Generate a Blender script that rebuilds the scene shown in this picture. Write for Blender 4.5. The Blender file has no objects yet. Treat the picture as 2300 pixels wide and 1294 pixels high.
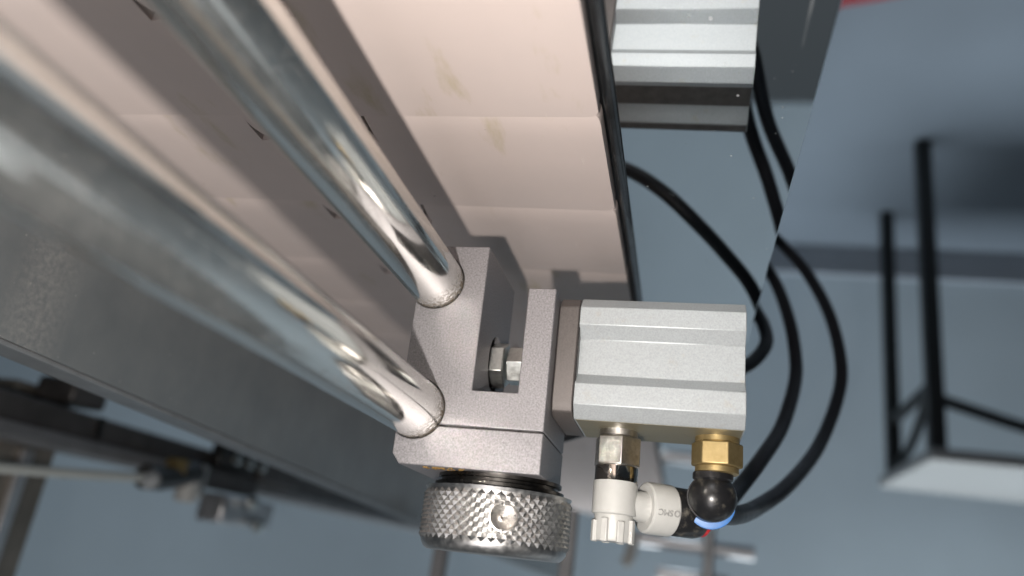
import bpy, bmesh, math, random
from mathutils import Vector, Matrix
random.seed(7)
scene = bpy.context.scene
col = scene.collection
ZC = 1050.0            # camera height above the floor, mm (all coordinates below are mm from the lens)

# ------------------------------------------------------------------ camera
MR = ((0.19635, 0.97139, -0.13353), (0.35506, 0.05641, 0.93315), (0.91398, -0.23064, -0.33387))
R_, D_, F_ = (Vector(r).normalized() for r in MR)      # picture right / picture down / forward, in world axes
cam_d = bpy.data.cameras.new('camera'); cam = bpy.data.objects.new('camera', cam_d); col.objects.link(cam)
m3 = Matrix((R_, -D_, -F_)).transposed()
cam.matrix_world = Matrix.Translation((0, 0, ZC / 1000)) @ m3.to_4x4()
cam_d.sensor_width = 36; cam_d.sensor_fit = 'HORIZONTAL'; cam_d.lens = 36 * 1745 / 2300
cam_d.clip_start = 0.004; cam_d.clip_end = 60
cam_d.dof.use_dof = True; cam_d.dof.focus_distance = 0.214; cam_d.dof.aperture_fstop = 7.2
scene.camera = cam

# ------------------------------------------------------------------ world, lamps, exposure
w = bpy.data.worlds.new('World'); scene.world = w; w.use_nodes = True
nt = w.node_tree; nt.nodes.clear()
o_ = nt.nodes.new('ShaderNodeOutputWorld'); bg = nt.nodes.new('ShaderNodeBackground')
tc = nt.nodes.new('ShaderNodeTexCoord'); sp = nt.nodes.new('ShaderNodeSeparateXYZ'); rp = nt.nodes.new('ShaderNodeValToRGB')
mr = nt.nodes.new('ShaderNodeMapRange'); mr.inputs[1].default_value = -1; mr.inputs[2].default_value = 1
nt.links.new(tc.outputs['Generated'], sp.inputs[0]); nt.links.new(sp.outputs[2], mr.inputs[0]); nt.links.new(mr.outputs[0], rp.inputs[0])
for i_, (p_, c_) in enumerate(((0.40, (0.016, 0.017, 0.018)), (0.62, (0.04, 0.048, 0.055)), (0.78, (0.065, 0.075, 0.082)), (1.0, (0.115, 0.12, 0.124)))):
    e_ = rp.color_ramp.elements[i_] if i_ < 2 else rp.color_ramp.elements.new(p_)
    e_.position = p_; e_.color = (*c_, 1)
nt.links.new(rp.outputs[0], bg.inputs[0]); bg.inputs[1].default_value = 1.0; nt.links.new(bg.outputs[0], o_.inputs[0])

def lamp(name, kind, loc, energy, color, **kw):
    d = bpy.data.lights.new(name, kind); d.energy = energy; d.color = color
    for k, v in kw.items(): setattr(d, k, v)
    o = bpy.data.objects.new(name, d); o.location = (loc[0] / 1000, loc[1] / 1000, (loc[2] + ZC) / 1000); col.objects.link(o)
    return o
lamp('phone_flash', 'POINT', (-24, -18, 34), 3.7, (1.0, 0.935, 0.875), shadow_soft_size=0.003)
for lx_, ly_, sp_, en_ in ((2050, -1800, 72, 14), (2150, 450, 72, 22), (1850, 1250, 128, 6)):
    lamp('ceiling_lamp', 'AREA', (lx_, ly_, 1750), en_, (0.88, 0.955, 1.0), shape='RECTANGLE', size=1.3, size_y=1.9, spread=math.radians(sp_))

fl = lamp('fill_lamp', 'AREA', (-600, -120, 600), 2.3, (1.0, 0.955, 0.965), shape='RECTANGLE', size=0.35, size_y=0.35)  # unseen fill light added behind the camera to lift the belt shadows
fl.rotation_euler = (0, math.radians(-48), 0)

vs = scene.view_settings; vs.view_transform = 'Standard'; vs.look = 'None'; vs.exposure = 0; vs.gamma = 1; vs.use_curve_mapping = False
scene.render.engine = 'CYCLES'
cy = scene.cycles; cy.use_denoising = True; cy.max_bounces = 10; cy.glossy_bounces = 6; cy.blur_glossy = 0.6
cy.caustics_reflective = True; cy.sample_clamp_indirect = 0

# ------------------------------------------------------------------ mesh helpers
def sub(a, b): return (a[0] - b[0], a[1] - b[1], a[2] - b[2])
def frame(d):
    d = Vector(d).normalized(); h = Vector((0, 0, 1)) if abs(d.z) < 0.9 else Vector((1, 0, 0))
    u = d.cross(h).normalized(); return u, u.cross(d).normalized() * -1, d

class MB:
    def __init__(s): s.v = []; s.f = []
    def add(s, vs_, fs_):
        n = len(s.v); s.v += [tuple(v) for v in vs_]; s.f += [tuple(i + n for i in f) for f in fs_]; return s
    def box(s, x0, x1, y0, y1, z0, z1):
        return s.add([(x, y, z) for x in (x0, x1) for y in (y0, y1) for z in (z0, z1)],
                     [(0, 1, 3, 2), (4, 6, 7, 5), (0, 4, 5, 1), (2, 3, 7, 6), (0, 2, 6, 4), (1, 5, 7, 3)])
    def prism(s, poly, axis, a, b):
        def P(p, t): return {'x': (t, p[0], p[1]), 'y': (p[0], t, p[1]), 'z': (p[0], p[1], t)}[axis]
        n = len(poly)
        return s.add([P(p, a) for p in poly] + [P(p, b) for p in poly],
                     [tuple(range(n))[::-1], tuple(range(n, 2 * n))] + [(i, (i + 1) % n, n + (i + 1) % n, n + i) for i in range(n)])
    def lathe(s, prof, base, d, n=48, caps=True, ang0=0.0):
        u, w_, d = frame(d); base = Vector(base); vs_ = []
        for r, t in prof:
            for k in range(n):
                a = ang0 + 2 * math.pi * k / n; vs_.append(base + d * t + (u * math.cos(a) + w_ * math.sin(a)) * r)
        fs_ = []
        for i in range(len(prof) - 1):
            for k in range(n):
                k2 = (k + 1) % n; fs_.append((i * n + k, i * n + k2, (i + 1) * n + k2, (i + 1) * n + k))
        if caps:
            fs_.append(tuple(range(n))[::-1]); m = (len(prof) - 1) * n; fs_.append(tuple(range(m, m + n)))
        return s.add(vs_, fs_)
    def tube(s, pts, r, n=16, sub_=8, caps=True):
        P = [Vector(p) for p in pts]; path = []
        for i in range(len(P) - 1):
            p0 = P[max(i - 1, 0)]; p1 = P[i]; p2 = P[i + 1]; p3 = P[min(i + 2, len(P) - 1)]
            for k in range(sub_):
                t = k / sub_
                path.append(0.5 * ((2 * p1) + (p2 - p0) * t + (2 * p0 - 5 * p1 + 4 * p2 - p3) * t * t + (3 * p1 - p0 - 3 * p2 + p3) * t ** 3))
        path.append(P[-1]); vs_ = []; u = None
        for i, p in enumerate(path):
            d = (path[min(i + 1, len(path) - 1)] - path[max(i - 1, 0)]).normalized()
            if u is None: u = frame(d)[0]
            u = (u - d * u.dot(d)).normalized(); v = d.cross(u)
            for k in range(n):
                a = 2 * math.pi * k / n; vs_.append(p + (u * math.cos(a) + v * math.sin(a)) * r)
        fs_ = [(i * n + k, i * n + (k + 1) % n, (i + 1) * n + (k + 1) % n, (i + 1) * n + k) for i in range(len(path) - 1) for k in range(n)]
        if caps: m = (len(path) - 1) * n; fs_ += [tuple(range(n))[::-1], tuple(range(m, m + n))]
        return s.add(vs_, fs_)
    def mesh(s, name, mat, org=(0, 0, 0), smooth=35):
        me = bpy.data.meshes.new(name)
        me.from_pydata([tuple(c / 1000 for c in sub(v, org)) for v in s.v], [], s.f)
        bm = bmesh.new(); bm.from_mesh(me); bmesh.ops.recalc_face_normals(bm, faces=bm.faces[:]); bm.to_mesh(me); bm.free()
        if smooth:
            me.polygons.foreach_set('use_smooth', [True] * len(me.polygons)); me.set_sharp_from_angle(angle=math.radians(smooth))
        me.materials.append(mat); me.update(); return me
    def build(s, name, mat, parent=None, org=(0, 0, 0), smooth=35, bevel=0, seg=2):
        o = bpy.data.objects.new(name, s.mesh(name, mat, org, smooth)); col.objects.link(o)
        if parent: o.parent = parent
        else: o.location = (org[0] / 1000, org[1] / 1000, (org[2] + ZC) / 1000)
        if bevel:
            b = o.modifiers.new('bevel', 'BEVEL'); b.width = bevel / 1000; b.segments = seg; b.limit_method = 'ANGLE'; b.angle_limit = math.radians(40); b.harden_normals = False
        return o

def tag(o, label=None, cat=None, group=None, kind=None):
    if label: o['label'] = label
    if cat: o['category'] = cat
    if group: o['group'] = group
    if kind: o['kind'] = kind
    return o
def thing(name, loc, label, cat, group=None, rx=0.0):
    o = bpy.data.objects.new(name, None); col.objects.link(o); o.empty_display_size = 0.01
    o.location = (loc[0] / 1000, loc[1] / 1000, (loc[2] + ZC) / 1000); o.rotation_euler = (math.radians(rx), 0, 0)
    return tag(o, label, cat, group)

# ------------------------------------------------------------------ materials
class NT:
    def __init__(s, name):
        s.m = bpy.data.materials.new(name); s.m.use_nodes = True; s.t = s.m.node_tree; s.b = s.t.nodes['Principled BSDF']
        s.tc = s.t.nodes.new('ShaderNodeTexCoord')
    def n(s, t, **kw):
        n = s.t.nodes.new(t)
        for k, v in kw.items(): setattr(n, k, v)
        return n
    def l(s, a, b): s.t.links.new(a, b)
    def coords(s, scale=(1, 1, 1), which='Object'):
        mp = s.n('ShaderNodeMapping'); mp.inputs['Scale'].default_value = scale; s.l(getattr(s, 'src', None) or s.tc.outputs[which], mp.inputs[0]); return mp.outputs[0]
    def noise(s, scale, detail=3, rough=0.55, stretch=(1, 1, 1)):
        n = s.n('ShaderNodeTexNoise'); n.inputs['Scale'].default_value = scale; n.inputs['Detail'].default_value = detail; n.inputs['Roughness'].default_value = rough
        s.l(s.coords(stretch), n.inputs['Vector']); return n.outputs['Fac']
    def ramp(s, fac, stops):
        r = s.n('ShaderNodeValToRGB'); e = r.color_ramp.elements
        while len(e) < len(stops): e.new(0.5)
        for i, (p, c) in enumerate(stops):
            e[i].position = p; e[i].color = (c, c, c, 1) if isinstance(c, (int, float)) else (*c, 1)
        s.l(fac, r.inputs[0]); return r.outputs[0]
    def mix(s, fac, a, b, mode='MIX'):
        n = s.n('ShaderNodeMix', data_type='RGBA', blend_type=mode)
        for sock, v in ((n.inputs[0], fac), (n.inputs[6], a), (n.inputs[7], b)):
            if hasattr(v, 'is_output'): s.l(v, sock)
            elif isinstance(v, (int, float)): sock.default_value = v
            else: sock.default_value = (*v, 1)
        return n.outputs[2]
    def math(s, op, a, b=0.0):
        n = s.n('ShaderNodeMath', operation=op)
        for sock, v in ((n.inputs[0], a), (n.inputs[1], b)):
            if hasattr(v, 'is_output'): s.l(v, sock)
            else: sock.default_value = v
        return n.outputs[0]
    def set(s, **kw):
        for k, v in kw.items():
            sock = s.b.inputs[k.replace('_', ' ')]
            if hasattr(v, 'is_output'): s.l(v, sock)
            elif isinstance(v, tuple) and len(v) == 3: sock.default_value = (*v, 1)
            else: sock.default_value = v
        return s
    def bump(s, h, strength=0.2, dist=0.0002):
        b = s.n('ShaderNodeBump'); b.inputs['Strength'].default_value = strength; b.inputs['Distance'].default_value = dist
        s.l(h, b.inputs['Height']); s.l(b.outputs[0], s.b.inputs['Normal']); return s

def plain(name, c, rough=0.5, metal=0.0, var=0.12, scale=400, bump=0.0, spec=None):
    t = NT(name); f = t.noise(scale, 4)
    c2 = tuple(x * (1 - var) for x in c); c3 = tuple(min(1, x * (1 + var)) for x in c)
    t.set(Base_Color=t.mix(t.ramp(f, [(0.3, 0.0), (0.7, 1.0)]), c2, c3), Metallic=metal)
    t.set(Roughness=t.ramp(t.noise(scale * 0.4, 3), [(0.3, max(0.02, rough - 0.06)), (0.7, rough + 0.06)]))
    if spec is not None: t.set(Specular_IOR_Level=spec)
    if bump: t.bump(f, bump)
    return t.m

def anodised(name, c, rough, metal, stain=None, sparkle=0.38):
    t = NT(name)
    g = t.noise(1900, 2, 0.75); big = t.noise(60, 4)
    base = t.mix(t.ramp(g, [(0.25, 0.0), (0.75, 1.0)]), tuple(x * (1 - sparkle) for x in c), tuple(min(1, x * (1 + sparkle)) for x in c))
    base = t.mix(t.math('MULTIPLY', t.ramp(big, [(0.5, 0.0), (0.8, 1.0)]), 0.25), base, tuple(x * 0.75 for x in c))
    if stain:
        sf = t.ramp(t.noise(170, 5, 0.7), [(0.60, 0.0), (0.78, 1.0)]); base = t.mix(t.math('MULTIPLY', sf, 0.55), base, stain)
    t.set(Base_Color=base, Metallic=metal, Roughness=t.ramp(g, [(0.2, rough - 0.08), (0.8, rough + 0.08)]))
    t.bump(g, 0.35, 0.00006); return t.m

M_block = anodised('grey_anodised_aluminium', (0.255, 0.246, 0.255), 0.48, 0.55)
M_cyl = anodised('silver_anodised_aluminium', (0.34, 0.362, 0.372), 0.48, 0.26, stain=(0.33, 0.29, 0.20), sparkle=0.14)
M_cyl_dirty = anodised('oily_silver_aluminium', (0.21, 0.19, 0.13), 0.5, 0.4, stain=(0.07, 0.05, 0.015), sparkle=0.2)
M_endcap = anodised('brown_grey_rod_cover', (0.10, 0.088, 0.083), 0.55, 0.35, stain=(0.10, 0.08, 0.07), sparkle=0.2)
def mk_black():
    t = NT('dusty_black_plastic'); d = t.ramp(t.noise(420, 6, 0.75), [(0.52, 0.0), (0.72, 1.0)]); f = t.ramp(t.noise(110, 3), [(0.4, 0.1), (0.62, 1.0)])
    k = t.math('MULTIPLY', t.math('MULTIPLY', d, f), 0.75)
    t.set(Base_Color=t.mix(k, (0.011, 0.011, 0.012), (0.16, 0.145, 0.115)), Roughness=t.math('ADD', 0.30, t.math('MULTIPLY', k, 0.5))); return t.m
M_black = mk_black()
M_hose = plain('black_polyurethane_hose', (0.008, 0.008, 0.010), 0.36, 0, 0.2, 300)
M_white = plain('white_resin', (0.46, 0.46, 0.44), 0.38, 0, 0.04, 300)
M_mark = plain('shade_grey_mark_resin', (0.30, 0.30, 0.29), 0.45, 0, 0.04, 300)  # white resin greyed: shading of the raised letters put into the colour
M_blue = plain('blue_release_ring', (0.05, 0.175, 0.46), 0.45, 0, 0.08)
M_red = plain('red_release_ring', (0.42, 0.015, 0.02), 0.4, 0, 0.08)
M_nickel = plain('nickel_plated_brass', (0.58, 0.56, 0.535), 0.36, 1.0, 0.22, 700, 0.15)
M_nickel_bright = plain('bright_nickel', (0.62, 0.58, 0.53), 0.13, 1.0, 0.1, 300)
M_steel = plain('zinc_plated_steel', (0.66, 0.68, 0.66), 0.34, 1.0, 0.12, 900, 0.2)
M_dark = plain('dark_oiled_steel', (0.09, 0.085, 0.08), 0.3, 1.0, 0.3, 500)
M_darkstrip = plain('brown_black_strip', (0.085, 0.078, 0.072), 0.6, 0, 0.25, 300)
def mk_strip():
    t = NT('grimy_guide_strip'); f = t.noise(500, 5, 0.7, (0.06, 1.6, 1)); g = t.noise(120, 4, 0.7)
    c = t.mix(t.ramp(f, [(0.35, 0.0), (0.7, 1.0)]), (0.05, 0.055, 0.06), (0.16, 0.165, 0.17))
    t.set(Base_Color=t.mix(t.math('MULTIPLY', t.ramp(g, [(0.45, 0.0), (0.65, 1.0)]), 0.5), c, (0.03, 0.03, 0.03)), Metallic=0.85, Roughness=t.ramp(f, [(0.3, 0.15), (0.7, 0.3)])); return t.m
M_darkplastic = mk_strip()

M_grime = plain('caked_brown_grime', (0.20, 0.12, 0.035), 0.7, 0, 0.6, 900)
def mk_brass():
    t = NT('brass'); f = t.noise(220, 5, 0.7)
    t.set(Base_Color=t.mix(t.ramp(f, [(0.35, 0.0), (0.75, 1.0)]), (0.41, 0.31, 0.15), (0.27, 0.20, 0.085)), Metallic=0.8, Roughness=t.ramp(f, [(0.3, 0.38), (0.7, 0.5)])); return t.m
M_brass = mk_brass()

def mk_knurl():
    t = NT('knurled_stainless'); f = t.noise(700, 4)
    t.set(Base_Color=t.mix(t.ramp(f, [(0.3, 0.0), (0.7, 1.0)]), (0.40, 0.395, 0.39), (0.54, 0.535, 0.525)), Metallic=1.0, Roughness=t.ramp(f, [(0.3, 0.3), (0.7, 0.46)])); return t.m
M_knurl = mk_knurl()

def mk_chrome():
    t = NT('polished_guide_rod')
    pos = t.n('ShaderNodeSeparateXYZ'); t.l(t.tc.outputs['Object'], pos.inputs[0])
    speck = t.ramp(t.noise(2600, 2, 0.8), [(0.63, 0.0), (0.68, 1.0)])
    near = t.n('ShaderNodeMapRange'); near.inputs[1].default_value = -0.010; near.inputs[2].default_value = -0.001; t.l(pos.outputs[0], near.inputs[0])
    patch = t.ramp(t.noise(800, 5, 0.8), [(0.44, 0.0), (0.56, 1.0)])
    dirt = t.math('MULTIPLY', t.math('MULTIPLY', near.outputs[0], patch), 0.95)
    lint = t.math('MULTIPLY', t.ramp(t.noise(1500, 3, 0.8), [(0.56, 0.0), (0.72, 1.0)]), t.ramp(t.noise(45, 3), [(0.4, 0.15), (0.65, 0.6)]))
    film = t.ramp(t.noise(140, 5, 0.7), [(0.35, 0.0), (0.75, 1.0)])
    base = t.mix(dirt, t.mix(lint, (0.77, 0.765, 0.73), (0.50, 0.40, 0.36)), (0.13, 0.085, 0.04))
    t.set(Base_Color=base, Metallic=t.math('SUBTRACT', 1.0, t.math('MAXIMUM', t.math('MULTIPLY', dirt, 0.9), t.math('ADD', 0.02, t.math('MULTIPLY', lint, 0.6)))))
    rough = t.math('ADD', t.math('ADD', t.math('MULTIPLY', dirt, 0.5), t.math('MULTIPLY', film, 0.15)), 0.06)
    t.set(Roughness=t.math('ADD', rough, t.math('MULTIPLY', speck, 0.15)))
    t.bump(t.noise(1800, 2, 0.8), 0.05, 0.00005)
    return t.m
M_chrome = mk_chrome()

def mk_mirror():
    t = NT('polished_stainless_plate')
    v = t.n('ShaderNodeTexVoronoi'); v.inputs['Scale'].default_value = 260; t.l(t.coords(), v.inputs['Vector'])
    dots = t.ramp(v.outputs['Distance'], [(0.0, 1.0), (0.04, 1.0), (0.09, 0.0)])
    sel = t.ramp(v.outputs['Color'], [(0.54, 0.0), (0.64, 0.9)])
    dust = t.math('MULTIPLY', dots, sel)
    scr = t.ramp(t.noise(300, 2, 0.5, (0.03, 1.5, 1)), [(0.72, 0.0), (0.76, 1.0)])
    brk = t.ramp(t.noise(25, 2), [(0.5, 0.0), (0.6, 1.0)])
    mk = t.math('MAXIMUM', t.math('MULTIPLY', dust, 0.75), t.math('MULTIPLY', t.math('MULTIPLY', scr, brk), 0.12))
    t.set(Base_Color=t.mix(mk, (0.66, 0.69, 0.71), (0.8, 0.8, 0.78)), Metallic=t.math('SUBTRACT', 1.0, mk), Roughness=t.math('ADD', 0.025, t.math('MULTIPLY', mk, 0.5)))
    return t.m
M_mirror = mk_mirror()

def mk_belt():
    t = NT('off_white_acetal_slat')
    oi = t.n('ShaderNodeObjectInfo'); cb = t.n('ShaderNodeCombineXYZ')
    t.l(t.math('MULTIPLY', oi.outputs['Random'], 3.7), cb.inputs[0]); t.l(t.math('MULTIPLY', oi.outputs['Random'], 9.1), cb.inputs[1])
    ad = t.n('ShaderNodeVectorMath', operation='ADD'); t.l(t.tc.outputs['Object'], ad.inputs[0]); t.l(cb.outputs[0], ad.inputs[1]); t.src = ad.outputs[0]
    base = (0.50, 0.425, 0.395)
    cloud = t.ramp(t.noise(22, 4, 0.6), [(0.35, 0.0), (0.7, 1.0)])
    c = t.mix(cloud, base, (0.47, 0.405, 0.38))
    st = t.ramp(t.noise(60, 5, 0.62, (0.35, 1.2, 1)), [(0.60, 0.0), (0.78, 1.0)])
    c = t.mix(t.math('MULTIPLY', st, 0.95), c, (0.36, 0.30, 0.19))
    sc = t.ramp(t.noise(420, 3, 0.6, (0.10, 1.4, 1)), [(0.67, 0.0), (0.75, 1.0)])
    area = t.ramp(t.noise(40, 3), [(0.45, 0.0), (0.6, 1.0)])
    c = t.mix(t.math('MULTIPLY', t.math('MULTIPLY', sc, area), 0.85), c, (0.58, 0.52, 0.48))
    v = t.n('ShaderNodeTexVoronoi'); v.inputs['Scale'].default_value = 110; t.l(t.coords(), v.inputs['Vector'])
    sp_ = t.math('MULTIPLY', t.ramp(v.outputs['Distance'], [(0.0, 1.0), (0.07, 0.0)]), t.ramp(v.outputs['Color'], [(0.72, 0.0), (0.74, 1.0)]))
    c = t.mix(t.math('MULTIPLY', sp_, 0.8), c, (0.10, 0.07, 0.04))
    t.set(Base_Color=c, Roughness=t.ramp(t.noise(150, 4), [(0.3, 0.42), (0.7, 0.55)]), Specular_IOR_Level=0.35)
    t.bump(t.noise(900, 3), 0.04, 0.0002); return t.m
M_belt = mk_belt()

def mk_sheet():
    t = NT('dull_stainless_sheet')
    c = t.mix(t.ramp(t.noise(35, 5, 0.6), [(0.3, 0.0), (0.75, 1.0)]), (0.20, 0.22, 0.23), (0.26, 0.28, 0.285))
    pos = t.n('ShaderNodeSeparateXYZ'); t.l(t.tc.outputs['Object'], pos.inputs[0])
    def win(sock, a, b, soft):
        n1 = t.n('ShaderNodeMapRange'); n1.inputs[1].default_value = a - soft; n1.inputs[2].default_value = a + soft; t.l(sock, n1.inputs[0])
        n2 = t.n('ShaderNodeMapRange'); n2.inputs[1].default_value = b + soft; n2.inputs[2].default_value = b - soft; t.l(sock, n2.inputs[0])
        return t.math('MULTIPLY', n1.outputs[0], n2.outputs[0])
    wear = t.math('MULTIPLY', win(pos.outputs[0], 0.186, 0.205, 0.006), t.ramp(t.noise(500, 5, 0.7), [(0.38, 0.0), (0.65, 1.0)]))
    c = t.mix(t.math('MULTIPLY', wear, 0.8), c, (0.38, 0.38, 0.37))
    v = t.n('ShaderNodeTexVoronoi'); v.inputs['Scale'].default_value = 210; t.l(t.coords(), v.inputs['Vector'])
    sp_ = t.math('MULTIPLY', t.ramp(v.outputs['Distance'], [(0.0, 1.0), (0.09, 0.0)]), t.ramp(v.outputs['Color'], [(0.6, 0.0), (0.62, 1.0)]))
    c = t.mix(t.math('MULTIPLY', sp_, 0.7), c, (0.6, 0.6, 0.58))
    t.set(Base_Color=c, Metallic=0.5, Roughness=t.ramp(t.noise(260, 4, 0.6, (1, 1, 0.15)), [(0.3, 0.3), (0.7, 0.45)])); return t.m
M_sheet = mk_sheet()
M_flange = plain('brushed_sheet_edge', (0.20, 0.215, 0.225), 0.45, 0.4, 0.15, 90)
M_rail = plain('dark_bronze_rail', (0.065, 0.06, 0.058), 0.4, 0.2, 0.3, 40)
M_post = plain('grey_brown_post', (0.20, 0.18, 0.155), 0.45, 0.4, 0.2, 40)
M_alu = plain('bare_aluminium_profile', (0.55, 0.55, 0.56), 0.35, 0.9, 0.15, 60)
M_railgrey = plain('grey_rail_face', (0.20, 0.20, 0.205), 0.5, 0.3, 0.15, 40)
M_wall = plain('grey_blue_painted_wall', (0.555, 0.645, 0.71), 0.75, 0, 0.06, 2.2)
M_skirt = plain('blue_grey_skirting', (0.20, 0.225, 0.26), 0.6, 0, 0.1, 4)
M_floor = plain('grey_epoxy_floor', (0.13, 0.158, 0.19), 0.55, 0, 0.06, 3.0)
M_tabletop = plain('pale_table_board', (0.25, 0.255, 0.255), 0.5, 0, 0.05, 6)
M_tableleg = plain('black_painted_steel', (0.008, 0.009, 0.010), 0.45, 0, 0.2, 30)
M_frame = plain('conveyor_frame_steel', (0.25, 0.26, 0.27), 0.4, 0.8, 0.15, 30)
M_tubeclear = plain('milky_air_tube', (0.55, 0.56, 0.52), 0.35, 0, 0.05, 30)
M_tape = plain('red_floor_tape', (0.22, 0.010, 0.018), 0.5, 0, 0.1, 20)

# ------------------------------------------------------------------ the place behind: floor, wall
tag(MB().box(-3000, 5000, -5000, 4000, -ZC - 20, -ZC).build('floor', M_floor, org=(0, 0, -ZC), smooth=0), kind='structure')
wall = tag(MB().box(2346, 2446, -5000, 4000, -ZC, 1350).build('wall', M_wall, org=(2346, 0, -ZC), smooth=0), kind='structure')
MB().box(2328, 2346, -5000, 4000, -ZC + 2, -ZC + 95).build('skirting_board', M_skirt, wall, org=(2346, 0, -ZC), bevel=4)

# ------------------------------------------------------------------ conveyor chain, side plate, sheet
ZB, PITCH, J0 = -108.0, 53.0, 167.5
Y0, Y1, HC = -192.0, -26.0, -109.0
def slat_mesh():
    bm = bmesh.new(); V = {}
    def v(x, y, z=0.0):
        k = (round(x, 3), round(y, 3), round(z, 3))
        if k not in V: V[k] = bm.verts.new((x / 1000, y / 1000, z / 1000))
        return V[k]
    prof = [(0.15, -0.85), (0.7, -0.72), (2.0, -0.5), (4.2, -0.25), (7.0, -0.07), (9.5, 0.0)]
    inset = {0.15: 1.4, 0.7: 0.75, 2.0: 0.2}
    ys = {1: (HC + 18.6, Y1), -1: (HC - 18.6, Y0)}
    for sgn, (ya, yb) in ys.items():
        pr = prof + [(13.2, 0.0)]
        for (xa, za), (xb, zb_) in zip(pr, pr[1:]):
            ia, ib = inset.get(xa, 0) * sgn, inset.get(xb, 0) * sgn
            bm.faces.new((v(xa, ya, za), v(xb, ya, zb_), v(xb, yb - ib, zb_), v(xa, yb - ia, za)))
    # main field with rounded far corners and the hinge tab
    rc = 2.8; far = PITCH - 0.15
    outl = [(13.2, Y0), (13.2, HC - 18.6), (13.2, HC + 18.6), (13.2, Y1)]
    outl += [(far - rc + rc * math.sin(a), Y1 - rc + rc * math.cos(a)) for a in [math.pi / 2 * k / 6 for k in range(7)]]
    tabp = [(far, HC + 18.3), (far + 4, HC + 18.0), (far + 7, HC + 17.4), (far + 9.4, HC + 16.4), (far + 11.0, HC + 15.2)]
    outl += tabp + [(x, 2 * HC - y) for x, y in tabp[::-1]]
    outl += [(far - rc + rc * math.sin(a), Y0 + rc - rc * math.cos(a)) for a in [math.pi / 2 * k / 6 for k in range(6, -1, -1)]]
    vs_ = []
    for p in outl:
        q = v(*p)
        if not vs_ or vs_[-1] is not q: vs_.append(q)
    bm.faces.new(vs_)
    bmesh.ops.recalc_face_normals(bm, faces=bm.faces[:])
    if sum(f.normal.z for f in bm.faces) < 0: bmesh.ops.reverse_faces(bm, faces=bm.faces[:])
    r = bmesh.ops.extrude_face_region(bm, geom=bm.faces[:])
    for e in r['geom']:
        if isinstance(e, bmesh.types.BMVert): e.co.z -= 0.0045
    bmesh.ops.recalc_face_normals(bm, faces=bm.faces[:])
    me = bpy.data.meshes.new('slat'); bm.to_mesh(me); bm.free()
    me.polygons.foreach_set('use_smooth', [True] * len(me.polygons)); me.set_sharp_from_angle(angle=math.radians(32))
    me.materials.append(M_belt); return me
chain = thing('slat_conveyor_chain', (J0, 0, ZB), 'pinkish white plastic slat chain of the conveyor running under both rods', 'conveyor belt')
sm = slat_mesh()
for k in range(-5, 24):
    o = bpy.data.objects.new('slat', sm); col.objects.link(o); o.parent = chain
    o.location = (k * PITCH / 1000, random.uniform(-.15, .15) / 1000, random.uniform(-0.12, 0.12) / 1000)

fr = thing('conveyor_frame', (0, 0, -116), 'polished steel side plate of the conveyor mirroring the silver cylinder', 'conveyor frame')
FO = (0, 0, -116)
MB().box(-300, 1700, -22.1, 24.6, -114, -112).build('mirror_plate', M_mirror, fr, FO, smooth=0, bevel=0.25)
MB().prism([(-25.3, -112.4), (-25.0, -111.7), (-24.4, -111.3), (-23.4, -111.2), (-22.6, -111.5), (-22.2, -112.05), (-22.2, -116), (-25.3, -116)], 'x', -300, 1700).build('guide_strip', M_darkplastic, fr, FO)
MB().box(-300, 1700, -188, 18, -150, -117).build('frame_beam', M_frame, fr, FO, bevel=1)

# left side sheet, its top edge climbing slightly
SO = (0, -200, -130)
gs = thing('side_sheet', SO, 'dull grey steel side sheet with a rubbed pale patch left of the rods', 'side panel')
def ztop(x): return -43.1 + (x - 186.1) * (-23.9 + 43.1) / (613.9 - 186.1)
A_, B_ = -200, 1500
def sheet(name, yz_a, yz_b, mat):
    n = len(yz_a); m = MB()
    m.add([(A_, y, z + ztop(A_)) for y, z in yz_a] + [(B_, y, z + ztop(B_)) for y, z in yz_b],
          [tuple(range(n))[::-1], tuple(range(n, 2 * n))] + [(i, (i + 1) % n, n + (i + 1) % n, n + i) for i in range(n)])
    return m.build(name, mat, gs, SO, smooth=0, bevel=0.4)
sheet('sheet', [(-200, 0), (-200, -95), (-202, -95), (-202, 0)], [(-200, 0), (-200, -150), (-202, -150), (-202, 0)], M_sheet)
sheet('top_flange', [(-199.6, 0.2), (-199.6, 1.8), (-214, 1.8), (-214, 0.2)], [(-199.6, 0.2), (-199.6, 1.8), (-214, 1.8), (-214, 0.2)], M_flange)

# ------------------------------------------------------------------ guide rods
for nm, (yy, zz), lab in (('guide_rod', (-73, -73.8), 'chrome guide rod nearer the white slats, ending in the block leg'),
                          ('guide_rod', (-72.5, -36.7), 'chrome guide rod beside the knob, gripped at the clamp seam')):
    m = MB().lathe([(7.4, 0), (8, 0.6), (8, 463), (8, 533.4), (7.4, 534)], (-300, yy, zz), (1, 0, 0), 96)
    o = m.build(nm, M_chrome, None, (200, yy, zz)); tag(o, lab, 'rod', 'parallel guide rods')

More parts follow.
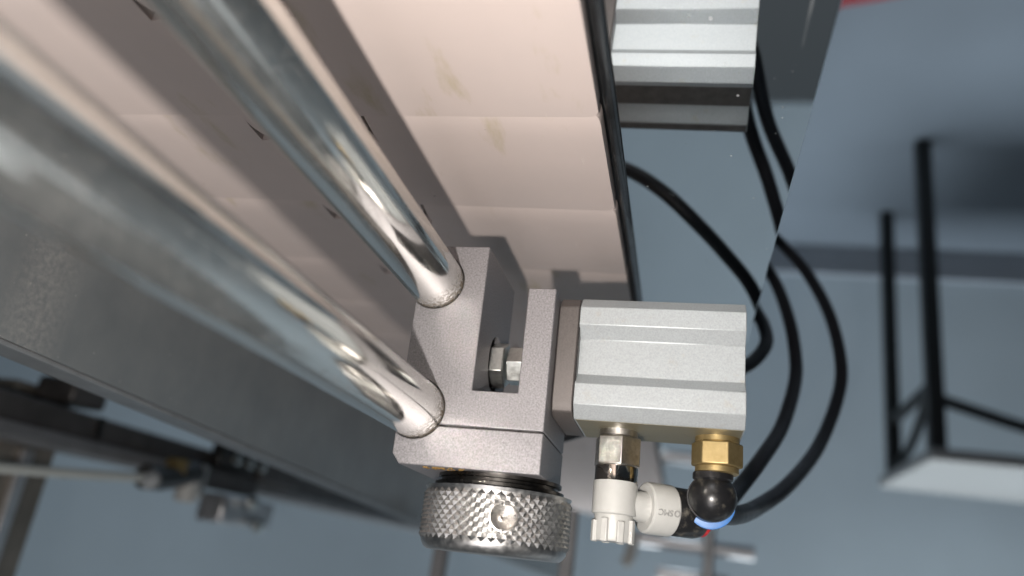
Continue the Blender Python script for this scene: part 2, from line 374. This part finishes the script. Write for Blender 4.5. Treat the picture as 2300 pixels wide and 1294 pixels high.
# ------------------------------------------------------------------ clamp block assembly (local mm, rolled 1.6 degrees)
AO, AR = (200, -57.5, -43.0), -1.6
blk = thing('rod_clamp_block', AO, 'grey anodised aluminium clamp block with open slot, gripping both chrome rods', 'clamp', rx=AR)
DEP = 37.0
def arc(c, r, a0, a1, n=20): return [(c[0] + r * math.cos(a0 + (a1 - a0) * k / n), c[1] + r * math.sin(a0 + (a1 - a0) * k / n)) for k in range(n + 1)]
RU, RL, rr = (-14.6, -31.2), (-15.2, 5.9), 8.22
def side_ang(c): return math.acos((-20 - c[0]) / rr)
au, al = side_ang(RU), side_ang(RL)
pb = [(-20, -42.3), (0, -42.3), (0, 0), (12.65, 0), (12.65, -30), (20.6, -30), (20.6, 9.85)]
seam_a = math.asin((9.85 - RL[1]) / rr)
pb += arc(RL, rr, seam_a, -al)                      # lower arc, clockwise to the left face
pb += arc(RU, rr, au, -au, 30)
body = MB().prism(pb, 'x', 0, DEP).build('body', M_block, blk)
# bore behind the bolt head, cut into the slot wall
cut = MB().lathe([(8.2, 0), (8.2, 9)], (22, -8, -13.2), (0, 1, 0), 40).build('cutter', M_block, blk)
bo = body.modifiers.new('bore', 'BOOLEAN'); bo.object = cut; bo.operation = 'DIFFERENCE'; bo.solver = 'EXACT'
bpy.context.view_layer.update()
me2 = bpy.data.meshes.new_from_object(body.evaluated_get(bpy.context.evaluated_depsgraph_get()))
body.modifiers.clear(); body.data = me2; bpy.data.objects.remove(cut)
me2.polygons.foreach_set('use_smooth', [True] * len(me2.polygons)); me2.set_sharp_from_angle(angle=math.radians(35))
bv = body.modifiers.new('bevel', 'BEVEL'); bv.width = 0.0003; bv.segments = 2; bv.limit_method = 'ANGLE'; bv.angle_limit = math.radians(50)
sc2 = math.asin((10.25 - RL[1]) / rr)
pc = [(20.6, 10.25), (20.6, 21), (-17.8, 21), (-20, 18.2)] + arc(RL, rr, al, sc2)
MB().prism(pc, 'x', 0.15, DEP).build('clamp_cap', M_block, blk, bevel=0.3)
# thin dark parting shim inside the seam
MB().box(1.2, DEP - 1, -6, 19.5, 9.6, 10.5).build('seam_gap', M_dark, blk, smooth=0)

# grime packed on the cap top in front of the knob
gm = MB(); rg = random.Random(3)
for k in range(46):
    gx, gy = rg.uniform(0.6, 6.5), rg.uniform(-11.5, 2.0); gr = rg.uniform(0.15, 0.75) * (1.2 - gx / 9)
    gm.lathe([(gr, 20.95), (gr * .8, 20.98 + gr * .45), (gr * .25, 21.0 + gr * .6)], (gx, gy, 0), (0, 0, 1), 6, ang0=rg.random())
gm.build('grime', M_grime, blk, smooth=60)
# knurled knob on the cap
KC = (20.0, 6.0); KR = 20.9
knob = MB().lathe([(15.5, 20.8), (17.4, 21.0), (17.4, 22.0), (16.6, 22.2), (16.6, 23.1), (18.2, 23.3), (18.2, 24.2), (17, 24.4), (17, 25)], (KC[0], KC[1], 0), (0, 0, 1), 72).build('knob_collar', M_dark, blk)
kn = MB(); N, Mv = 100, 11; z0, z1 = 25.6, 38.6
hole_a = math.asin(6.4 / KR); hole_z = 32.0
hd = Vector((-math.cos(hole_a), math.sin(hole_a), 0)); hp = Vector((KC[0], KC[1], hole_z)); ht = Vector((math.sin(hole_a), math.cos(hole_a), 0))
def kp(i, j):
    a = 2 * math.pi * i / N; r = KR - (0.8 if (i + j) % 2 == 0 else 0.0)
    if j in (0, Mv): r = KR - 0.75
    return Vector((KC[0] + r * math.cos(a), KC[1] + r * math.sin(a), z0 + (z1 - z0) * j / Mv))
vs_ = [kp(i, j) for j in range(Mv + 1) for i in range(N)]; fs_ = []
for j in range(Mv):
    for i in range(N):
        a, b, c, d = j * N + i, j * N + (i + 1) % N, (j + 1) * N + (i + 1) % N, (j + 1) * N + i
        for tri in (((a, b, c), (a, c, d)) if (i + j) % 2 == 0 else ((a, b, d), (b, c, d))):
            ce = (vs_[tri[0]] + vs_[tri[1]] + vs_[tri[2]]) / 3; rel = ce - hp
            if rel.dot(hd) > 0 and math.hypot(rel.dot(ht), rel.z) < 3.3: continue
            fs_.append(tri)
kn.add(vs_, fs_)
grip = kn.build('knurled_grip', M_knurl, blk, smooth=0)
MB().lathe([(17.0, 24.6), (20.6, 24.7), (KR - 0.75, z0)], (KC[0], KC[1], 0), (0, 0, 1), N, caps=False).build('knob_shoulder', M_knurl, blk)
MB().lathe([(KR - 0.75, z1), (KR - 0.9, 39.4), (KR - 1.7, 40.6), (KR - 2.6, 41.2), (8, 41.2), (0.3, 41.2)], (KC[0], KC[1], 0), (0, 0, 1), N, caps=False).build('knob_rim', M_knurl, blk)
base_h = hp + hd * (KR - 6)
prof = [(3.95, 5.15), (3.75, 5.5), (3.45, 5.55), (3.2, 5.2)]
r_, t_ = 3.2, 5.0
while r_ > 0.5:
    prof += [(r_, t_ - 0.5), (r_ - 0.28, t_ - 0.62)]; r_ -= 0.42; t_ -= 0.55
prof += [(0.15, t_ - 0.8)]
MB().lathe(prof, base_h, hd, 40, caps=False).build('cross_hole', M_nickel, grip, smooth=20)

# ------------------------------------------------------------------ air cylinder
cyl = thing('air_cylinder', AO, 'silver square pneumatic cylinder with grooved sides bolted to the clamp block', 'cylinder', rx=AR)
x0, x1, zb0, zt0, c_ = 7.0, 41.4, -31.0, 3.9, 3.5
front = [(x0, zb0 + c_), (x0, -22.35), (x0 + 3.3, -18.9), (x0 + 3.3, -8.6), (x0, -5.45), (x0, zt0 - c_)]
back = [(x0 + x1 - x, z) for x, z in front[::-1]]
bottom = [(x1 - c_, zb0), (33.5, zb0), (27, zb0 + 6.2), (25.5, zb0 + 7), (12.5, zb0 + 7), (12.5, zb0), (x0 + c_, zb0)]
prof2 = front + [(x0 + c_, zt0), (x1 - c_, zt0)] + back + bottom
MB().prism(prof2, 'y', 26.7, 71.9).build('body', M_cyl, cyl, bevel=0.25)
MB().box(x0 + c_ + .3, x1 - c_ - .3, 27.3, 71.4, zt0 - 0.4, zt0 + 0.08).build('oily_port_face', M_cyl_dirty, cyl, smooth=0)
MB().box(12.7, 24.3, 27.0, 71.6, zb0 + 1.2, zb0 + 6.9).build('underside_dark_strip', M_darkstrip, cyl, smooth=0)  # dark filler strip that darkens the recess in the underside
MB().box(34.0, x1 - c_ - .1, 27.0, 71.6, zb0 - .06, zb0 + 1).build('underside_dark_strip', M_darkstrip, cyl, smooth=0)  # second dark strip, over the rear of the underside
ec = [(x0 + .15, zb0 + c_), (x0 + .15, zt0 - c_ - .4), (x0 + 1.2, zt0 - 1.4), (x0 + c_ + .6, zt0 - .1), (x1 - c_, zt0 - .1), (x1 - .2, zt0 - c_), (x1 - .2, zb0 + c_), (x1 - c_, zb0 + .2), (x0 + c_, zb0 + .2)]
MB().prism(ec, 'y', 20.75, 26.45).build('rod_cover', M_endcap, cyl, bevel=0.35)
MB().prism([(x0 + .8, zb0 + c_ + .5), (x0 + .8, zt0 - c_ - 1), (x0 + c_ + 1, zt0 - .8), (x1 - c_, zt0 - .8), (x1 - 1, -13), (x1 - c_, zb0 + .9), (x0 + c_, zb0 + .9)], 'y', 26.3, 26.9).build('gasket', M_black, cyl, smooth=0)
MB().lathe([(5.0, 0), (5.0, 14)], (24, 9, -13.4), (0, 1, 0), 40).build('piston_rod', M_steel, cyl)
def hexa(m, r, a, b, base, d, ang, ch=0.5):
    return m.lathe([(r - ch, a), (r, a + ch * .6), (r, b - ch * .6), (r - ch, b)], base, d, 6, ang0=ang)
hexa(MB(), 5.9, 4.2, 10.5, (23.2, 0, -13.2), (0, 1, 0), 0.0).build('lock_nut', M_steel, cyl, smooth=20, bevel=0.15)
hexa(MB(), 7.2, -0.8, 3.5, (23.2, 0, -13.2), (0, 1, 0), 0.45).build('bolt_head', M_steel, cyl, smooth=20, bevel=0.15)
for q in (30.5, 68):
    pass

# ------------------------------------------------------------------ white flow controller
fc = thing('flow_control_fitting', AO, 'white resin flow control fitting with nickel hex on the cylinder, beside the knob', 'fitting', rx=AR)
FX, FY = 24.0, 38.1; up = (0, 0, 1)
MB().lathe([(5.2, 3.7), (5.5, 4.0), (5.5, 5.6), (5.2, 6.0)], (FX, FY, 0), up, 40).build('thread_collar', M_nickel, fc)
hexa(MB(), 6.75, 6.0, 14.1, (FX, FY, 0), up, 0.28, 0.4).build('hex', M_nickel, fc, smooth=20, bevel=0.2)
MB().lathe([(5.9, 14.1), (6.0, 14.3), (6.0, 18.3)], (FX, FY, 0), up, 48).build('nickel_sleeve', M_nickel_bright, fc)
MB().lathe([(6.0, 18.3), (6.15, 18.6), (6.15, 26.9), (5.9, 27.2), (5.0, 27.3)], (FX, FY, 0), up, 48).build('white_collar', M_white, fc)
kb = MB().lathe([(5.3, 27.2), (5.3, 33.6), (4.9, 34.3), (1.0, 34.4)], (FX, FY, 0), up, 40)
for k in range(8):
    a = 2 * math.pi * k / 8 + 0.35; ca, sa = math.cos(a), math.sin(a); u_ = Vector((ca, sa, 0)); t2 = Vector((-sa, ca, 0))
    pts = [Vector((FX, FY, 0)) + u_ * r + t2 * s_ for r, s_ in ((4.9, -1.05), (6.1, -.9), (6.1, .9), (4.9, 1.05))]
    zs = (29.0 if k % 2 else 28.4, 34.5)
    kb.add([(p.x, p.y, z) for z in zs for p in pts], [(0, 1, 2, 3), (7, 6, 5, 4)] + [(i, (i + 1) % 4, 4 + (i + 1) % 4, 4 + i) for i in range(4)])
kb.build('adjusting_cap', M_white, fc, bevel=0.2)
bd = Vector((0.497, 0.868, 0)); bs = Vector((28.0, 46.0, 24.0))
MB().lathe([(4.2, -7.5), (4.2, 1.5)], bs, bd, 40).build('neck', M_white, fc)
wb = MB().lathe([(4.4, 0.2), (6.3, -0.1), (6.9, 0.3), (7.1, 1.0), (7.1, 7.6), (6.8, 8.0)], bs, bd, 56).build('white_elbow_body', M_white, fc)
MB().lathe([(6.6, 8.0), (6.75, 8.3), (6.7, 15.5), (6.2, 17.4)], bs, bd, 48).build('black_sleeve', M_black, fc)
MB().lathe([(5.6, 17.4), (6.0, 17.5), (6.0, 18.6), (5.2, 19.0), (2.3, 19.0)], bs, bd, 40).build('red_release_ring', M_red, fc)
# raised maker's mark wrapped on the white body
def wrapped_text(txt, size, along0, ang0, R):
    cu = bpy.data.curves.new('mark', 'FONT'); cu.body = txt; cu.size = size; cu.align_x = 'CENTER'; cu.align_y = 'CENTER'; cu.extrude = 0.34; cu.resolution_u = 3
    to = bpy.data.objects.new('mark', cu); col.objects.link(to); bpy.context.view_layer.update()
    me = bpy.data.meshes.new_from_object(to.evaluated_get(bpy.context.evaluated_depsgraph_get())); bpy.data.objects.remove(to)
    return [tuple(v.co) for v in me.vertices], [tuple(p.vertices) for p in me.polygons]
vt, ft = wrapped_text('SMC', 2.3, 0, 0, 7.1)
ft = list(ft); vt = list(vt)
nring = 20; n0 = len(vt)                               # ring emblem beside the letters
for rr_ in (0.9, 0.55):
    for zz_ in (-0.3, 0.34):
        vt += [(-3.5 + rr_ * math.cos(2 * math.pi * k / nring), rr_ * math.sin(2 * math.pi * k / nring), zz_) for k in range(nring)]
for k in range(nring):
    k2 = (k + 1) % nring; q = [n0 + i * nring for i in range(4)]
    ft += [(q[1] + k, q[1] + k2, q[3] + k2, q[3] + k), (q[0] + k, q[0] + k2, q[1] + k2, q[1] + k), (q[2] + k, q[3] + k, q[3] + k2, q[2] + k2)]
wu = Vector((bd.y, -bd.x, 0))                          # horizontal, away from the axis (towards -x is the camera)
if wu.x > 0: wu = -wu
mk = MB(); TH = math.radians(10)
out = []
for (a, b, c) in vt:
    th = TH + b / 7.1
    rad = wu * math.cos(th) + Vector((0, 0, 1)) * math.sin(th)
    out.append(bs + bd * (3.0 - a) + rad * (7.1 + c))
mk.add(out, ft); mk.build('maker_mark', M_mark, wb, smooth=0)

# ------------------------------------------------------------------ brass and black elbow
el = thing('elbow_fitting', AO, 'black ball elbow fitting on brass hex with blue ring', 'fitting', rx=AR)
EX, EY = 24.0, 65.4
MB().lathe([(5.7, 3.7), (6.0, 4.0), (6.0, 5.3), (5.7, 5.6)], (EX, EY, 0), up, 40).build('brass_collar', M_brass, el)
hexa(MB(), 7.0, 5.5, 12.0, (EX, EY, 0), up, 0.12, 0.5).build('hex', M_brass, el, smooth=20, bevel=0.25)
MB().lathe([(5.7, 12.0), (5.9, 12.2), (5.9, 13.6), (5.4, 13.9)], (EX, EY, 0), up, 40).build('brass_sleeve', M_brass, el)
eb = MB(); bc = 20.2; BRd = 6.5
eb.lathe([(5.35, 13.8), (5.45, 14.2), (5.45, 15.4)] + [(BRd * math.cos(a), bc + BRd * math.sin(a)) for a in [-0.72 + (math.pi / 2 - 0.01 + 0.72) * k / 18 for k in range(19)]], (EX, EY - 1.0, 0), up, 48)
eb.lathe([(6.2, 0), (6.3, 4.2), (6.0, 4.6)], (EX, EY - 1.6, bc), (1, 0, 0), 48)
eb.build('elbow_body', M_black, el)
MB().lathe([(6.2, 4.6), (6.75, 4.8), (6.75, 7.4), (6.2, 7.8), (2.3, 7.8)], (EX, EY - 1.4, bc + 1.2), (1, 0, 0), 48).build('blue_release_ring', M_blue, el)

# ------------------------------------------------------------------ hoses
def hose(pts, label, r=3.0):
    org = pts[0]
    return tag(MB().tube(pts, r, 20, 10).build('air_hose', M_hose, None, org), label, 'hose', 'black air hoses')
hose([(229, 6.2, -24.3), (242, 8.6, -22.9), (262.0, 15.7, -24.2), (300.0, 25.5, -31.3), (330.0, 39.9, -44.8), (368.0, 57.0, -68.5), (390.0, 68.9, -96.9), (396.0, 71.3, -116.5), (404.0, 67.3, -143.5),
      (412.0, 57.4, -169.0), (418.0, 44.7, -188.2), (424.0, 29.2, -206.5), (430, 10, -225)], 'black hose making the outermost loop, from the blue ringed elbow')
hose([(237.5, 4.8, -20.6), (252, 7.5, -20.8), (276, 11.8, -26.5), (300.0, 18.7, -36.8), (318.0, 28.3, -51.8), (342.0, 38.4, -70.6), (364.0, 45.9, -95.0), (374.0, 47.2, -111.7), (381.0, 44.8, -131.8),
      (388.0, 38.6, -153.6), (394.0, 27.6, -173.6), (398, 12, -195)], 'black hose making the inner loop, from the red ringed port')
hose([(304, -60, -46), (300.0, -32.9, -56.4), (300.0, -16.7, -66.5), (305.0, -2.6, -77.5), (320.0, 10.2, -84.5), (336.0, 23.5, -94.1), (350.0, 31.6, -107.8), (362.0, 31.5, -120.9), (372.0, 27.0, -134.9), (380, 20, -160)],
     'black hose behind the cylinder, seen mostly mirrored in the side plate')

# ------------------------------------------------------------------ table against the wall
tb = thing('work_table', (1724, 492, -ZC), 'pale topped table with thin black legs standing on the floor', 'table')
TO = (1724, 492, -ZC)
MB().box(1690, 2130, 470, 1900, -333, -305).build('tabletop', M_tabletop, tb, TO, bevel=6)
for (lx, ly) in ((1724, 492), (2099, 499), (1724, 1870), (2099, 1870)):
    MB().box(lx - 16, lx + 16, ly - 16, ly + 16, -ZC, -333).build('leg', M_tableleg, tb, TO, bevel=3)
MB().tube([(1735, 500, -480), (2090, 500, -470)], 13, 10, 2).build('stretcher', M_tableleg, tb, TO)
MB().tube([(1740, 500, -520), (1900, 500, -400), (2090, 500, -345)], 10, 10, 4).build('brace', M_tableleg, tb, TO)
MB().tube([(1724, 500, -440), (1724, 700, -385), (1724, 960, -338)], 12, 10, 3).build('brace', M_tableleg, tb, TO)
tag(MB().prism([(1258, 190), (1236, 285), (1150, 640), (1090, 640), (1176, 285), (1198, 190)], 'z', -ZC, -ZC + 4).build('floor_tape', M_tape, None, (1200, 300, -ZC), smooth=0), 'red tape strip on the floor at the upper right corner', 'tape')

# ------------------------------------------------------------------ machine behind the side sheet
mf = thing('machine_rail', (500, -450, -70), 'dark blurred machine rail running behind the grey side sheet', 'rail'); RO = (500, -450, -70)
MB().box(200, 1700, -480, -450, -66, -47).build('rail_core', M_rail, mf, RO, bevel=2)
MB().box(200, 1700, -490, -447, -47, -36).build('rail_cap', M_railgrey, mf, RO, bevel=2)
for a in range(5):
    MB().box(230 + a * 300, 236 + a * 300, -452, -448, -66, -50).build('slot_mark', M_dark, mf, RO, smooth=0)
po = thing('profile_post', (515, -480, -95), 'dark upright profile post crossing the machine rail at the left', 'post'); PO = (515, -480, -95)
MB().box(486, 545, -520, -491, -82, 300).build('post_core', M_post, po, PO, bevel=3)
MB().box(508, 519, -491, -486, -34, 300).build('bright_groove', M_alu, po, PO, bevel=1.5)
MB().box(502, 540, -491, -455, -90, -71).build('post_foot', M_rail, po, PO, bevel=3)
vm = thing('valve_unit', (700, -430, -35), 'small grey valve block with black and brass fittings hanging on the rail', 'valve'); VO = (700, -430, -35)
MB().box(684, 780, -446, -418, -27, -1).build('valve_body', M_alu, vm, VO, bevel=3)
MB().box(650, 760, -446, -432, -47, -30).build('mounting_plate', M_rail, vm, VO, bevel=1)
for q in (722, 742): MB().lathe([(6, 0), (7, 1), (7, 7), (3, 9)], (q, -415, -24 if q == 722 else -4), (0, 1, 0), 20).build('screw', M_steel, vm, VO)
MB().lathe([(5, 0), (6, 1), (6, 26), (4, 28)], (650, -428, -48), (0, 0, 1), 20).build('nickel_stem', M_nickel, vm, VO)
MB().lathe([(9, 0), (10, 1), (10, 16), (8, 18)], (636, -428, -32), (0, 0, 1), 24).build('white_knob', M_white, vm, VO)
MB().lathe([(9, 0), (10, 2), (10, 13), (8, 14)], (612, -428, -48), (0, 0, 1), 6).build('brass_hex', M_brass, vm, VO)
MB().tube([(640, -428, -40), (600, -428, -30), (574, -428, -28)], 10, 16, 4).build('black_elbow', M_black, vm, VO)
MB().lathe([(7, 0), (7.5, 1), (7.5, 6), (4, 7)], (578, -424, -26), (-1, 0.6, 0), 20).build('blue_grey_port', M_flange, vm, VO)
tag(MB().tube([(574, -428, -27), (520, -430, -22), (450, -432, -16), (300, -434, -6)], 3.6, 12, 5).build('air_tube', M_tubeclear, None, (574, -428, -27)), 'milky thin air tube running left from the valve unit', 'tube')
sb = thing('sensor_block', (800, -460, -60), 'black sensor block with two small bright screws on the machine rail', 'sensor'); BO = (800, -460, -60)
MB().box(690, 760, -450, -438, -74, -52).build('housing', M_black, sb, BO, bevel=2)
MB().box(770, 860, -450, -436, -72, -48).build('housing', M_rail, sb, BO, bevel=2)
for q in (716, 742, 768): MB().lathe([(4, 0), (5, 1), (5, 4), (2, 5)], (q, -438, -62), (0, 1, 0), 18).build('screw', M_steel, sb, BO)

# blurred posts and bars far behind the knob and the white fitting
for (a, lab) in ((-177, 'thin pale post behind the knob, nearer the rods'), (-81, 'thin pale post behind the knob, nearer the white fitting')):
    tag(MB().box(594, 606, a - 5, a + 5, -40 if a < -100 else -45, 220).build('thin_post', M_railgrey, None, (600, a, -40), bevel=1), lab, 'post', 'thin posts behind the knob')
CO = (1100, 20, -66)
cr = thing('cross_bar', CO, 'blurred bright metal cross bars behind the white and black fittings', 'bracket')
K = 1100 / 600
def kp3(*pp): return [tuple(c * K for c in p) for p in pp]
MB().tube(kp3((600, -30, -30.5), (600, 50, -30.5)), 9, 20, 2).build('bar', M_alu, cr, CO)
MB().tube(kp3((596, 19, -44), (596, 19, 40)), 7.5, 20, 2).build('upright', M_alu, cr, CO)
MB().tube(kp3((604, -16, -9), (604, 34, -9)), 9, 20, 2).build('bar', M_alu, cr, CO)
MB().tube(kp3((600, -34, -36), (600, -36, -18), (600, -40, -12)), 8, 16, 4).build('clip', M_white, cr, CO)
